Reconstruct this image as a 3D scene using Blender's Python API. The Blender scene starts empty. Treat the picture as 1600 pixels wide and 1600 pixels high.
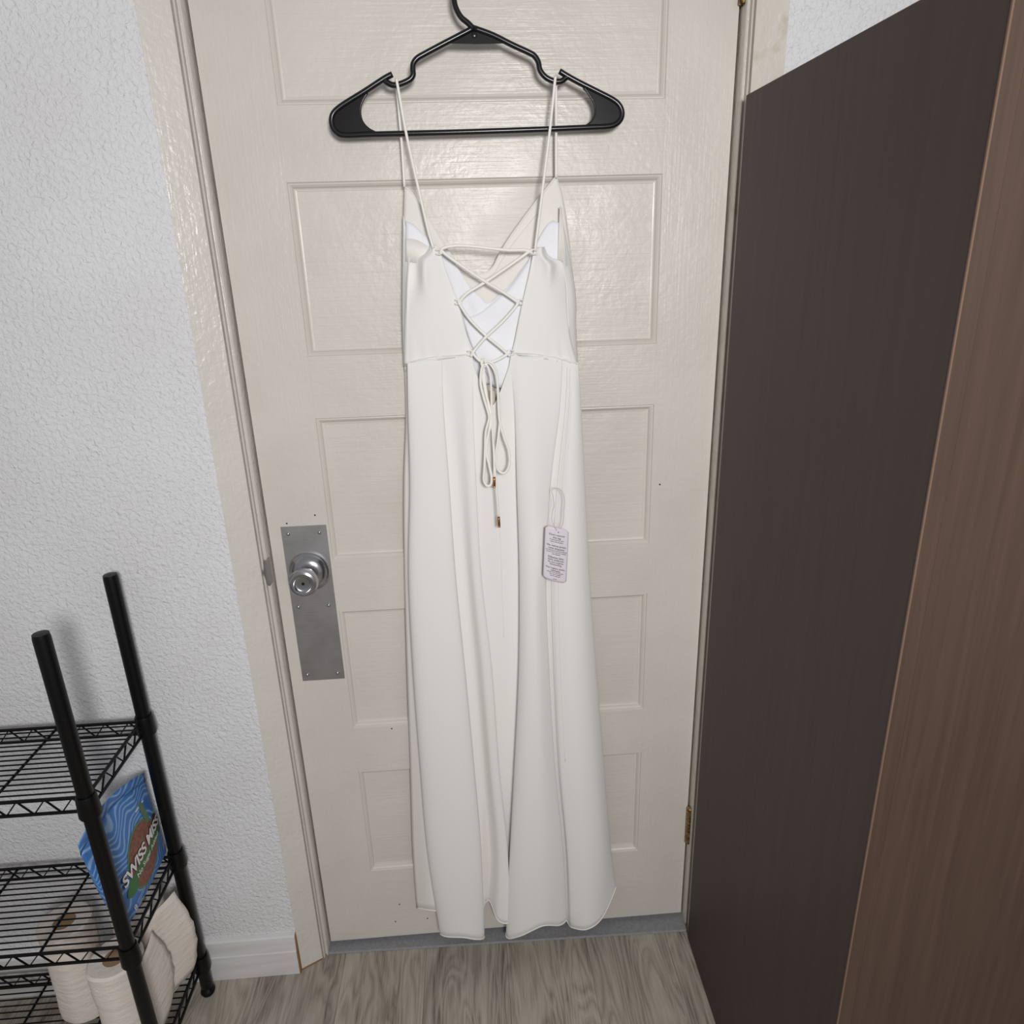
import bpy, bmesh, math, random
from mathutils import Vector, Matrix
random.seed(7)
S = bpy.context.scene
COL = S.collection

# ------------------------------------------------------------------ camera
FPX = 1085.16
CAM = Vector((.3741, -1.2133, 1.4436))
YAW, PIT, ROL = .0582, -.3289, -.0312
_f = Vector((math.sin(YAW)*math.cos(PIT), math.cos(YAW)*math.cos(PIT), math.sin(PIT)))
_r0 = Vector((math.cos(YAW), -math.sin(YAW), 0))
_u0 = _r0.cross(_f)
_r = _r0*math.cos(ROL) + _u0*math.sin(ROL)
_u = -_r0*math.sin(ROL) + _u0*math.cos(ROL)
cam = bpy.data.cameras.new('camera')
camo = bpy.data.objects.new('camera', cam)
COL.objects.link(camo)
cam.sensor_width = 36; cam.lens = FPX/1600*36; cam.clip_start = .02
camo.matrix_world = Matrix(((_r.x, _u.x, -_f.x, CAM.x), (_r.y, _u.y, -_f.y, CAM.y),
                            (_r.z, _u.z, -_f.z, CAM.z), (0, 0, 0, 1)))
S.camera = camo

# ------------------------------------------------------------------ world, lights, exposure
w = bpy.data.worlds.new('world'); S.world = w; w.use_nodes = True
w.node_tree.nodes['Background'].inputs[0].default_value = (.98, .985, 1.0, 1)
w.node_tree.nodes['Background'].inputs[1].default_value = .28

def lamp(name, kind, loc, power, size, aim, col=(1, 1, 1)):
    l = bpy.data.lights.new(name, kind); o = bpy.data.objects.new(name, l); COL.objects.link(o)
    o.location = loc; l.energy = power; l.color = col
    if kind == 'AREA':
        l.shape = 'DISK'; l.size = size
        o.rotation_euler = (Vector(aim)-Vector(loc)).to_track_quat('-Z', 'Y').to_euler()
    else:
        l.shadow_soft_size = size
    return o
lamp('room_lamp', 'AREA', (.58, -1.95, 1.66), 25, .34, (.50, 0, 1.15), (1, .987, .972))
vs = S.view_settings
vs.view_transform = 'Standard'; vs.look = 'None'; vs.gamma = 1; vs.use_curve_mapping = False
vs.exposure = 0.0

# ------------------------------------------------------------------ helpers
def W(px, py, y):
    """photo measurement -> point standing at real depth y"""
    d = _r*((px-800)/FPX) + _u*(-(py-800)/FPX) + _f
    t = (y-CAM.y)/d.y
    return CAM + d*t

def lin(c):
    return tuple((x/255/12.92 if x/255 <= .04045 else ((x/255+.055)/1.055)**2.4) for x in c) + (1,)

class MB:
    def __init__(s): s.v = []; s.f = []
    def add(s, v, f):
        n = len(s.v); s.v += [tuple(p) for p in v]; s.f += [tuple(i+n for i in q) for q in f]
    def box(s, a, b):
        x0, y0, z0 = a; x1, y1, z1 = b
        s.add([(x0,y0,z0),(x1,y0,z0),(x1,y1,z0),(x0,y1,z0),(x0,y0,z1),(x1,y0,z1),(x1,y1,z1),(x0,y1,z1)],
              [(0,3,2,1),(4,5,6,7),(0,1,5,4),(1,2,6,5),(2,3,7,6),(3,0,4,7)])
    def tube(s, pts, r, n=8, cap=True):
        pts = [Vector(p) for p in pts]; m = len(pts); rings = []
        rr = r if isinstance(r, (list, tuple)) else [r]*m
        t0 = (pts[1]-pts[0]).normalized()
        nrm = t0.cross(Vector((.13, .97, .21))).normalized()
        for i in range(m):
            t = (pts[min(i+1, m-1)]-pts[max(i-1, 0)]).normalized()
            nrm = (nrm - t*nrm.dot(t))
            nrm = nrm.normalized() if nrm.length > 1e-6 else t.orthogonal().normalized()
            b = t.cross(nrm)
            rings.append([pts[i]+(nrm*math.cos(2*math.pi*k/n)+b*math.sin(2*math.pi*k/n))*rr[i] for k in range(n)])
        v = [p for q in rings for p in q]; f = []
        for i in range(m-1):
            for k in range(n):
                f.append((i*n+k, i*n+(k+1) % n, (i+1)*n+(k+1) % n, (i+1)*n+k))
        if cap:
            f.append(tuple(range(n-1, -1, -1))); f.append(tuple((m-1)*n+k for k in range(n)))
        s.add(v, f)
    def lathe(s, prof, c, axis, n=32):
        """prof: (radius, distance along axis)"""
        c = Vector(c); a = Vector(axis).normalized(); u = a.orthogonal().normalized(); w_ = a.cross(u)
        v = []; f = []; m = len(prof)
        for r, h in prof:
            for k in range(n):
                th = 2*math.pi*k/n
                v.append(c+a*h+(u*math.cos(th)+w_*math.sin(th))*max(r, 1e-5))
        for i in range(m-1):
            for k in range(n):
                f.append((i*n+k, i*n+(k+1) % n, (i+1)*n+(k+1) % n, (i+1)*n+k))
        f.append(tuple(range(n-1, -1, -1))); f.append(tuple((m-1)*n+k for k in range(n)))
        s.add(v, f)
    def prism(s, poly, a, b, fn):
        """poly of 2-D points extruded between a and b, fn(p, q, t)->3-D"""
        n = len(poly)
        v = [fn(p, q, a) for p, q in poly]+[fn(p, q, b) for p, q in poly]
        f = [(i, (i+1) % n, n+(i+1) % n, n+i) for i in range(n)]
        f += [tuple(range(n-1, -1, -1)), tuple(range(n, 2*n))]
        s.add(v, f)
    def grid(s, rows):
        m = len(rows); n = len(rows[0])
        v = [p for r in rows for p in r]
        f = [(i*n+k, i*n+k+1, (i+1)*n+k+1, (i+1)*n+k) for i in range(m-1) for k in range(n-1)]
        s.add(v, f)
    def build(s, name, mat, parent=None, smooth=None, bevel=0, solid=0, seg=2, offset=0):
        me = bpy.data.meshes.new(name); me.from_pydata(s.v, [], s.f); me.update()
        bm = bmesh.new(); bm.from_mesh(me); bmesh.ops.recalc_face_normals(bm, faces=bm.faces)
        if bevel:
            bmesh.ops.bevel(bm, geom=[e for e in bm.edges if e.calc_face_angle(0) > .5], offset=bevel,
                            segments=seg, profile=.5, affect='EDGES', clamp_overlap=True)
        bm.to_mesh(me); bm.free()
        if smooth is not None:
            for p in me.polygons: p.use_smooth = True
            if smooth < 3: me.set_sharp_from_angle(angle=smooth)
        o = bpy.data.objects.new(name, me); COL.objects.link(o)
        if mat: me.materials.append(mat)
        if parent: o.parent = parent
        if solid:
            md = o.modifiers.new('thickness', 'SOLIDIFY'); md.thickness = solid; md.offset = offset
        return o

def empty(name, loc=(0, 0, 0)):
    o = bpy.data.objects.new(name, None); COL.objects.link(o); o.empty_display_size = .05
    return o
def tag(o, label=None, cat=None, group=None, kind=None):
    if label: o['label'] = label
    if cat: o['category'] = cat
    if group: o['group'] = group
    if kind: o['kind'] = kind
    return o

def cr(p, t):
    """Catmull-Rom through list p (Vectors), t in 0..len-1"""
    n = len(p); i = min(int(t), n-2); x = t-i
    p1, p2 = p[i], p[i+1]
    p0 = p[i-1] if i > 0 else p1*2-p2
    p3 = p[i+2] if i+2 < n else p2*2-p1
    return ((p1*2)+(p2-p0)*x+(p0*2-p1*5+p2*4-p3)*x*x+(p1*3-p0-p2*3+p3)*x**3)*.5
def curve(pts, k=6):
    pts = [Vector(p) for p in pts]
    return [cr(pts, i/k) for i in range((len(pts)-1)*k+1)]
def poly_at(pts, t):
    """arc-length parametrised smooth curve, t 0..1"""
    L = [0]
    for a, b in zip(pts, pts[1:]): L.append(L[-1]+(b-a).length)
    d = t*L[-1]
    for i in range(len(pts)-1):
        if d <= L[i+1] or i == len(pts)-2:
            q = (d-L[i])/max(1e-9, L[i+1]-L[i]); return pts[i].lerp(pts[i+1], min(max(q, 0), 1))
def coons(top, bot, lef, rig, nu, nv):
    T, B, Lc, Rc = [curve(c, 8) for c in (top, bot, lef, rig)]
    P00, P10, P01, P11 = T[0], T[-1], B[0], B[-1]; rows = []
    for j in range(nv+1):
        v = j/nv; row = []
        for i in range(nu+1):
            u = i/nu
            a = poly_at(T, u)*(1-v)+poly_at(B, u)*v
            b = poly_at(Lc, v)*(1-u)+poly_at(Rc, v)*u
            c = (P00*(1-u)+P10*u)*(1-v)+(P01*(1-u)+P11*u)*v
            row.append(a+b-c)
        rows.append(row)
    return rows

# ------------------------------------------------------------------ materials
def M(name, col, rough=.5, metal=0, spec=.5, sheen=0, trans=None):
    m = bpy.data.materials.new(name); m.use_nodes = True
    b = m.node_tree.nodes['Principled BSDF']
    b.inputs['Base Color'].default_value = lin(col); b.inputs['Roughness'].default_value = rough
    b.inputs['Metallic'].default_value = metal; b.inputs['Specular IOR Level'].default_value = spec
    if sheen: b.inputs['Sheen Weight'].default_value = sheen; b.inputs['Sheen Roughness'].default_value = .5
    return m
def nd(m, t, **kw):
    n = m.node_tree.nodes.new(t)
    for k, v in kw.items():
        if k in n.inputs: n.inputs[k].default_value = v
        else: setattr(n, k, v)
    return n
def lk(m, a, b): m.node_tree.links.new(a, b)
def bsdf(m): return m.node_tree.nodes['Principled BSDF']
def coords(m, scale=(1, 1, 1), world=True):
    if world:
        g = nd(m, 'ShaderNodeNewGeometry'); src = g.outputs['Position']
    else:
        g = nd(m, 'ShaderNodeTexCoord'); src = g.outputs['Object']
    mp = nd(m, 'ShaderNodeMapping'); mp.inputs['Scale'].default_value = scale
    lk(m, src, mp.inputs['Vector']); return mp.outputs[0]
def noise(m, vec, scale, detail=3, rough=.5, dist=0):
    n = nd(m, 'ShaderNodeTexNoise'); n.inputs['Scale'].default_value = scale; n.inputs['Detail'].default_value = detail
    n.inputs['Roughness'].default_value = rough; n.inputs['Distortion'].default_value = dist
    lk(m, vec, n.inputs['Vector']); return n.outputs['Fac']
def ramp(m, fac, stops):
    r = nd(m, 'ShaderNodeValToRGB'); e = r.color_ramp.elements
    e[0].position, e[0].color = stops[0]; e[1].position, e[1].color = stops[-1]
    for p, c in stops[1:-1]:
        x = e.new(p); x.color = c
    lk(m, fac, r.inputs[0]); return r.outputs[0]
def bump(m, h, dist, strength=1, prev=None):
    b = nd(m, 'ShaderNodeBump'); b.inputs['Distance'].default_value = dist; b.inputs['Strength'].default_value = strength
    lk(m, h, b.inputs['Height'])
    if prev: lk(m, prev, b.inputs['Normal'])
    return b.outputs[0]
def setn(m, n): lk(m, n, bsdf(m).inputs['Normal'])
def colnoise(m, vec, scale, c0, c1, detail=3, lo=.35, hi=.65):
    f = noise(m, vec, scale, detail); o = ramp(m, f, [(lo, lin(c0)), (hi, lin(c1))]); lk(m, o, bsdf(m).inputs['Base Color']); return o

# textured plaster
m_wall = M('plaster', (226, 226, 228), .75, spec=.25)
v = coords(m_wall)
h1 = noise(m_wall, v, 130, 2, .5, .6); h2 = noise(m_wall, v, 330, 2, .6)
setn(m_wall, bump(m_wall, h2, .0012, .6, bump(m_wall, h1, .0045, .85)))
colnoise(m_wall, v, 5, (224, 223, 224), (229, 229, 232))

DOORC = (213, 207, 199)
def paint(name, dirv, col=DOORC, rough=.33, st=1.0, peel=1.0):
    m = M(name, col, rough, spec=.5)
    v = coords(m, dirv); hb = noise(m, v, 1, 3, .6, .2)
    v2 = coords(m); hp = noise(m, v2, 95, 2, .5, .3); hl = noise(m, v2, 14, 2)
    n = bump(m, hl, .005, .25*st)
    n = bump(m, hp, .0026, .22*peel, n)
    setn(m, bump(m, hb, .0018, .24*st, n))
    colnoise(m, v2, 7, tuple(c-3 for c in col), tuple(c+2 for c in col))
    rr = ramp(m, noise(m, v2, 9, 2), [(.3, (rough-.05,)*3+(1,)), (.7, (rough+.10,)*3+(1,))])
    lk(m, rr, bsdf(m).inputs['Roughness'])
    return m
m_stile = paint('door_paint_vertical', (260, 40, 9))
m_rail = paint('door_paint_horizontal', (9, 40, 260))
m_panel = paint('door_paint_panel', (7, 40, 210), st=1.5, rough=.36)
m_mould = paint('door_paint_moulding', (30, 30, 30), st=.6, peel=.5)
m_casing = paint('casing_paint', (200, 60, 10), (216, 211, 204), .28, 1.3, 2.0)
m_casing2 = paint('casing_paint_worn', (120, 60, 20), (212, 206, 195), .33, 1.5, 2.0)
_v = coords(m_casing2); colnoise(m_casing2, _v, 26, (213, 207, 197), (192, 179, 156), 5, .60, .80)
m_base = M('baseboard_paint', (219, 218, 220), .5)
v = coords(m_base, (6, 6, 60)); colnoise(m_base, v, 1, (212, 209, 208), (222, 221, 223))
m_bare = M('bare_wood', (140, 108, 66), .8)
m_dark = M('dark_gap', (34, 28, 24), .9, spec=.1)
m_thr = M('threshold_vinyl', (112, 112, 116), .5)
v = coords(m_thr); colnoise(m_thr, v, 160, (130, 130, 134), (142, 142, 146))
setn(m_thr, bump(m_thr, noise(m_thr, v, 400, 2), .001, .4))

# floor planks
m_floor = M('grey_oak_vinyl', (150, 142, 132), .42, spec=.4)
oi = nd(m_floor, 'ShaderNodeObjectInfo')
g = nd(m_floor, 'ShaderNodeNewGeometry')
off = nd(m_floor, 'ShaderNodeVectorMath', operation='MULTIPLY_ADD')
cmb = nd(m_floor, 'ShaderNodeCombineXYZ')
for k in 'XYZ': lk(m_floor, oi.outputs['Random'], cmb.inputs[k])
off.inputs[1].default_value = (37, 53, 11)
lk(m_floor, cmb.outputs[0], off.inputs[0]); lk(m_floor, g.outputs['Position'], off.inputs[2])
mp = nd(m_floor, 'ShaderNodeMapping'); mp.inputs['Scale'].default_value = (15, 2.6, 1); lk(m_floor, off.outputs[0], mp.inputs[0])
n1 = noise(m_floor, mp.outputs[0], 1.0, 2, .5, .9)
wv = nd(m_floor, 'ShaderNodeMath', operation='MULTIPLY'); wv.inputs[1].default_value = 9; lk(m_floor, n1, wv.inputs[0])
fr = nd(m_floor, 'ShaderNodeMath', operation='PINGPONG'); fr.inputs[1].default_value = .5; lk(m_floor, wv.outputs[0], fr.inputs[0])
mp2 = nd(m_floor, 'ShaderNodeMapping'); mp2.inputs['Scale'].default_value = (330, 14, 1); lk(m_floor, off.outputs[0], mp2.inputs[0])
n2 = noise(m_floor, mp2.outputs[0], 1.0, 3, .6, .3)
mp3 = nd(m_floor, 'ShaderNodeMapping'); mp3.inputs['Scale'].default_value = (22, 3, 1); lk(m_floor, off.outputs[0], mp3.inputs[0])
n3 = noise(m_floor, mp3.outputs[0], 1.0, 2)
a1 = nd(m_floor, 'ShaderNodeMath', operation='MULTIPLY_ADD'); a1.inputs[1].default_value = .46; lk(m_floor, fr.outputs[0], a1.inputs[0])
a2 = nd(m_floor, 'ShaderNodeMath', operation='MULTIPLY_ADD'); a2.inputs[1].default_value = .62; a2.inputs[2].default_value = -.10; lk(m_floor, n2, a2.inputs[0])
a3 = nd(m_floor, 'ShaderNodeMath', operation='MULTIPLY_ADD'); a3.inputs[1].default_value = .55; lk(m_floor, n3, a3.inputs[0]); lk(m_floor, a2.outputs[0], a3.inputs[2])
lk(m_floor, a3.outputs[0], a1.inputs[2])
cfl = ramp(m_floor, a1.outputs[0], [(.28, lin((92, 84, 75))), (.42, lin((140, 131, 120))), (.60, lin((166, 158, 146))), (.85, lin((186, 179, 168)))])
mixr = nd(m_floor, 'ShaderNodeMixRGB', blend_type='MULTIPLY'); mixr.inputs[0].default_value = 1
lk(m_floor, cfl, mixr.inputs[1])
lk(m_floor, ramp(m_floor, oi.outputs['Random'], [(0, (.92, .90, .91, 1)), (1, (1.0, 1.0, .98, 1))]), mixr.inputs[2])
lk(m_floor, mixr.outputs[0], bsdf(m_floor).inputs['Base Color'])
setn(m_floor, bump(m_floor, n2, .0008, .5))

def wood(name, c0, c1, rough, sc=(90, 90, 4)):
    m = M(name, c0, rough, spec=.4)
    v = coords(m, sc); f = noise(m, v, 1, 4, .6, .4)
    o = ramp(m, f, [(.3, lin(c0)), (.7, lin(c1))]); lk(m, o, bsdf(m).inputs['Base Color'])
    setn(m, bump(m, f, .0006, .35)); return m
m_cab = wood('espresso_laminate', (62, 49, 45), (70, 56, 52), .55)
m_cab_lit = wood('espresso_laminate_lit', (68, 52, 43), (80, 62, 51), .5)  # cabinet front: light falling on it is painted in as lighter brown
m_cabe = M('brown_edge_band', (112, 88, 72), .4)
m_black = M('black_plastic', (19, 18, 22), .24, spec=.5)
m_blackweb = M('black_plastic_web', (24, 21, 24), .26, spec=.25)
v = coords(m_blackweb); setn(m_blackweb, bump(m_blackweb, noise(m_blackweb, v, 25, 2), .003, .12))
m_wire = M('black_coated_wire', (10, 9, 10), .38, spec=.25)
m_steel = M('brushed_steel', (176, 174, 175), .5, metal=1)
v = coords(m_steel, (8, 8, 500)); setn(m_steel, bump(m_steel, noise(m_steel, v, 1, 2), .0004, .3))
vv = coords(m_steel); o_ = ramp(m_steel, noise(m_steel, vv, 22, 4, .6), [(.35, (.46,)*3+(1,)), (.7, (.58,)*3+(1,))]); lk(m_steel, o_, bsdf(m_steel).inputs['Roughness'])
m_chrome = M('satin_chrome', (188, 188, 193), .24, metal=1)
m_brass = M('aged_brass', (150, 122, 72), .42, metal=1)
v = coords(m_brass); colnoise(m_brass, v, 120, (80, 62, 38), (190, 160, 108))
m_gold = M('rose_gold', (206, 146, 100), .25, metal=1)

def cloth(name, col, rough=.72, wr=.5, spec=.25):
    m = M(name, col, rough, spec=spec, sheen=.12)
    v = coords(m, (38, 38, 5)); f = noise(m, v, 1, 2, .5, .3)
    v2 = coords(m, (1300, 1300, 1300)); f2 = noise(m, v2, 1, 1)
    setn(m, bump(m, f2, .0004, .25, bump(m, f, .003, .22*wr)))
    return m
m_ivory = cloth('ivory_satin', (238, 236, 233))
m_ivory2 = cloth('ivory_satin_inner', (236, 232, 226))
m_lining = cloth('white_lining', (240, 240, 244), .6)
m_cord = M('ivory_cord', (246, 243, 237), .6, spec=.3)
m_tag = M('tag_card', (226, 219, 228), .6)
m_ink = M('tag_ink', (70, 62, 72), .7)
m_string = M('clear_string', (206, 196, 190), .4)
m_paper = M('tissue_paper', (226, 216, 208), .85, spec=.15)
v = coords(m_paper); hh = noise(m_paper, v, 420, 2); hw = noise(m_paper, coords(m_paper, (30, 30, 90)), 1, 3)
setn(m_paper, bump(m_paper, hh, .0012, .5, bump(m_paper, hw, .006, .5)))
m_label = M('care_label_satin', (206, 194, 178), .6)
m_core = M('cardboard_core', (150, 120, 90), .8)
m_bag = M('blue_film', (74, 128, 196), .38, spec=.5)
v = coords(m_bag, (1, 1, 1)); sw = nd(m_bag, 'ShaderNodeTexWave', wave_type='RINGS'); sw.inputs['Scale'].default_value = 22
sw.inputs['Distortion'].default_value = 30; sw.inputs['Detail'].default_value = 1; sw.inputs['Detail Scale'].default_value = .6; lk(m_bag, v, sw.inputs['Vector'])
lk(m_bag, ramp(m_bag, sw.outputs['Fac'], [(.3, lin((62, 116, 186))), (.72, lin((76, 130, 198))), (.9, lin((134, 172, 216)))]), bsdf(m_bag).inputs['Base Color'])
setn(m_bag, bump(m_bag, noise(m_bag, v, 30, 3), .006, .5))
m_brown = M('print_brown', (128, 78, 62), .5); v = coords(m_brown); colnoise(m_brown, v, 160, (112, 64, 50), (142, 92, 74))
m_green = M('print_green', (62, 112, 58), .5)
m_green2 = M('print_green_rim', (92, 124, 92), .5)
m_white = M('print_white', (226, 222, 220), .5)
m_navy = M('print_outline', (38, 36, 52), .5)
m_choc = M('print_chocolate', (84, 56, 52), .5)

# ------------------------------------------------------------------ setting
DW, DT, DH = .8128, .035, 2.07
WY = -.047
mb = MB()
mb.box((-1.5, WY, 0), (-.0555, .06, 2.5)); mb.box((.8683, WY, 0), (2.2, .06, 2.5)); mb.box((-.0555, WY, 2.135), (.8683, .06, 2.5))
tag(mb.build('wall_back', m_wall), 'white orange-peel textured plaster wall around the door', 'wall', kind='structure')

mb = MB(); mb.box((-1.5, -2.6, -.03), (2.2, .5, -.004))
floor = mb.build('floor', m_dark); tag(floor, 'grey wood-look plank floor', 'floor', kind='structure')
PW = .182; cache = {}
for i in range(-8, 12):
    x = -.1465+PW*i
    y = .10-((i*.43) % 1.0)*.9 if i not in (0, 1, 2, 3, 4) else -.55-((i*.37) % 1.0)*.5
    ys = [.1]
    yy = y
    while yy > -2.6: ys.append(yy); yy -= 1.22
    ys.append(-2.6)
    for a, b in zip(ys, ys[1:]):
        L = a-b
        if L < .02: continue
        key = round(L, 3)
        if key not in cache:
            q = MB(); q.box((.0002, -L+.0002, -.004), (PW-.0002, -.0002, 0))
            o = q.build('plank', m_floor, floor, bevel=.0003, seg=1); cache[key] = o.data
        else:
            o = bpy.data.objects.new('plank', cache[key]); COL.objects.link(o); o.parent = floor
        o.location = (x, a, 0)

# casing: splayed band, stepped bead, jamb and stop, left / right / head
prof = [(-.0555, .055), (-.0555, -.0525), (-.0148, -.0305), (-.0146, -.0215), (-.0128, -.0215), (-.0124, -.0270), (-.0112, -.0280), (-.0100, -.0270),
        (-.0097, -.0180), (-.0074, -.0175), (-.0070, -.0212), (-.0056, -.0220), (-.0042, -.0205), (-.0036, -.0160), (-.0036, .036), (.010, .036), (.010, .055)]
mb = MB(); mb.prism(prof, 0.0, 2.075, lambda p, q, t: (p, q, t))
t1 = mb.build('trim_1', m_casing, bevel=.0003, seg=1); tag(t1, 'cream painted splayed door casing beside the knob side', 'door casing', kind='structure')
mb = MB(); mb.prism([(DW-p, q) for p, q in prof], 0.0, 2.075, lambda p, q, t: (p, q, t))
t2 = mb.build('trim_2', m_casing2, bevel=.0003, seg=1); tag(t2, 'worn cream door casing on the hinge side behind the dark cabinet', 'door casing', kind='structure')
mb = MB(); mb.prism([(2.075-p, q) for p, q in prof], -.0555, .8683, lambda p, q, t: (t, q, p))
tag(mb.build('trim_3', m_casing, bevel=.0003, seg=1), 'cream painted head casing above the door', 'door casing', kind='structure')
# strike plate on the jamb
mb = MB()
sp = []
for k in range(13):
    a = k/12; z = .945+(a-.5)*.05; bow = math.sin(math.pi*a)
    sp.append([Vector((-.0065-.0065*bow, -.0262+.0, z)), Vector((-.0036, -.0300-.002*bow, z)), Vector((-.0022, -.012, z))])
mb.grid(sp); mb.build('strike_plate', m_steel, t1, smooth=1, solid=.0012)
# threshold
mb = MB()
mb.add([(-.0036, -.021, 0), (DW+.0036, -.039, 0), (DW+.0036, .2, 0), (-.0036, .2, 0),
        (-.0036, -.019, .004), (DW+.0036, -.037, .004), (DW+.0036, .2, .008), (-.0036, .2, .008)],
       [(0,3,2,1),(4,5,6,7),(0,1,5,4),(1,2,6,5),(2,3,7,6),(3,0,4,7)])
tag(mb.build('trim_4', m_thr, bevel=.0008, seg=1), 'dark grey threshold strip under the door', 'threshold', kind='structure')

# baseboard left
mb = MB()
mb.prism([(-.047, 0), (-.061, 0), (-.061, .064), (-.0595, .067), (-.0575, .1025), (-.055, .106), (-.047, .107)], -1.5, -.0585, lambda p, q, t: (t, p, q))
bb = mb.build('baseboard_left', m_base, bevel=.0005, seg=1); tag(bb, 'white painted baseboard between the wire rack and the door', 'baseboard', kind='structure')
mb = MB(); mb.prism([(-.047, 0), (-.0605, 0), (-.0590, .064), (-.0545, .104), (-.047, .107)], -.0585, -.0556, lambda p, q, t: (t, p, q))
mb.build('bare_wood_end', m_bare, bb)
mb = MB(); mb.prism([(-.0555, -.0532), (-.0150, -.0312), (-.0150, -.029), (-.0555, -.05)], 0, .004, lambda p, q, t: (p, q, t))
mb.build('bare_wood_foot', m_bare, t1)

# ------------------------------------------------------------------ door
door = empty('door_1'); tag(door, 'cream painted five-panel wooden door behind the dress', 'door', kind='structure')
XL, XR = .1084, .7044
ZP = [(.2096, .4750), (.5822, .8470), (.9508, 1.2174), (1.3233, 1.5903), (1.6967, 1.9632)]
for a, b in ((0, XL), (XR, DW)):
    mb = MB(); mb.box((a, 0, .015), (b, DT, DH)); mb.build('stile', m_stile, door, bevel=.0005)
zr = [.015]+[z for p in ZP for z in p]+[DH]
for i in range(0, len(zr), 2):
    mb = MB(); mb.box((XL-.0002, .0002, zr[i]), (XR+.0002, DT, zr[i+1])); mb.build('rail', m_rail, door, bevel=.0004)
mprof = [(0, .0008), (.0014, .0030), (.0032, .0026), (.0062, .0052), (.0082, .0088), (.0100, .0096), (.0122, .0100), (.0132, .0112)]
for z0, z1 in ZP:
    mb = MB(); mb.box((XL+.002, .0105, z0+.002), (XR-.002, DT-.004, z1-.002)); mb.build('panel', m_panel, door)
    mb = MB(); rows = []
    for d, y in mprof:
        rows.append([(XL+d, y, z0+d), (XR-d, y, z0+d), (XR-d, y, z1-d), (XL+d, y, z1-d)])
    vv = [p for r in rows for p in r]; ff = []
    for i in range(len(rows)-1):
        for k in range(4): ff.append((i*4+k, i*4+(k+1) % 4, (i+1)*4+(k+1) % 4, (i+1)*4+k))
    mb.add(vv, ff); o = mb.build('panel_moulding', m_mould, door)
# knob plate
mb = MB(); mb.box((.0225, -.0016, .700), (.1042, 0.0002, 1.0225)); pl = mb.build('knob_plate', m_steel, door, bevel=.0004, seg=1)
for x, z in ((.0345, 1.0085), (.0910, 1.0085), (.0345, .8610), (.0910, .8610), (.0330, .7135), (.0915, .7135)):
    mb = MB(); mb.lathe([(.0034, 0), (.0034, .0008), (.0026, .0020), (.0012, .0026), (0, .0027)], (x, -.0016, z), (0, -1, 0), 14)
    mb.build('screw', m_chrome, pl, smooth=.9)
KX, KZ = .0645, .9335
mb = MB(); mb.lathe([(.0375, 0), (.0380, .003), (.0370, .0055), (.0340, .0072), (.0330, .0080), (.0300, .0130), (.0220, .0170), (.0160, .0180), (0, .0181)], (KX, -.0016, KZ), (0, -1, 0), 48)
rose = mb.build('knob_rose', m_chrome, door, smooth=.7)
mb = MB(); mb.lathe([(.0030, 0), (.0030, .0025), (0, .0026)], (KX+.0250, -.0130, KZ-.002), (.25, -1, 0), 12); mb.build('rose_pin', m_steel, rose, smooth=.7)
mb = MB(); mb.lathe([(.0125, .015), (.0125, .026), (.0140, .031), (.0190, .035), (.0238, .041), (.0258, .048), (.0255, .055), (.0235, .0595), (.0200, .0615),
                     (.0165, .0612), (.0150, .0590), (.0140, .0582), (.0110, .0578), (.0030, .0578), (.0028, .0560), (0, .0560)], (KX, -.0016, KZ), (0, -1, 0), 48)
kn = mb.build('knob', m_chrome, door, smooth=.6)
mb = MB(); mb.lathe([(.0024, 0), (.0024, .0006), (0, .0007)], (KX, -.0594, KZ), (0, -1, 0), 12); mb.build('lock_hole', m_dark, kn)
# hinges
for zc in (.2757, 1.862):
    mb = MB()
    hx, hy = .8150, -.0085
    for k in range(5):
        a = zc-.046+k*.0185; mb.lathe([(.0040, 0), (.0044, .0010), (.0064, .0016), (.0064, .0166), (.0044, .0172), (.0040, .0182)], (hx, hy, a), (0, 0, 1), 16)
    mb.lathe([(.0068, 0), (.0068, .002), (.004, .005), (0, .006)], (hx, hy, zc+.0470), (0, 0, 1), 16)
    hg = mb.build('hinge', m_brass, door, smooth=.6)
    mb = MB(); mb.box((hx-.001, hy, zc-.046), (hx+.001, .03, zc+.046)); mb.build('hinge_leaf', m_brass, hg)
for px, py in ((492, 805), (448, 818), (612, 1138.5), (624, 1413), (618, 1440), (1031, 757), (668, 1435)):
    p = W(px, py, -.0002); mb = MB(); mb.lathe([(.0016, 0), (.0012, .0005), (0, .0006)], p, (0, -1, 0), 8); mb.build('nail_hole', m_dark, door)

# ------------------------------------------------------------------ tall dark cabinet
cab = empty('tall_cabinet'); tag(cab, 'tall dark brown wooden cabinet standing right of the door', 'cabinet')
CX, CB, CF, CZ = .8125, -.054, -.612, 1.688
mb = MB(); mb.prism([(CB, 0), (CB, CZ), (CF, CZ-.021), (CF, 0)], CX, CX+.018, lambda p, q, t: (t-.008*(p-CB)/(CF-CB), p, q)); mb.build('side_panel', m_cab, cab, bevel=.0008, seg=1)
mb = MB(); mb.box((CX-.0082, CF-.0012, .004), (CX+.0100, CF+.0002, CZ-.023)); mb.build('edge_band', m_cab_lit, cab)
mb = MB(); mb.box((CX-.0085, CF-.0016, .004), (CX-.0068, CF+.0002, CZ-.023)); mb.build('edge_trim', m_cabe, cab)
mb = MB(); mb.box((CX+.90, CF, 0), (CX+.918, CB, CZ-.02)); mb.build('side_panel', m_cab, cab, bevel=.0008, seg=1)
mb = MB(); mb.box((CX+.018, CF, CZ-.05), (CX+.90, CB, CZ-.03)); mb.build('top_panel', m_cab, cab)
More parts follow.
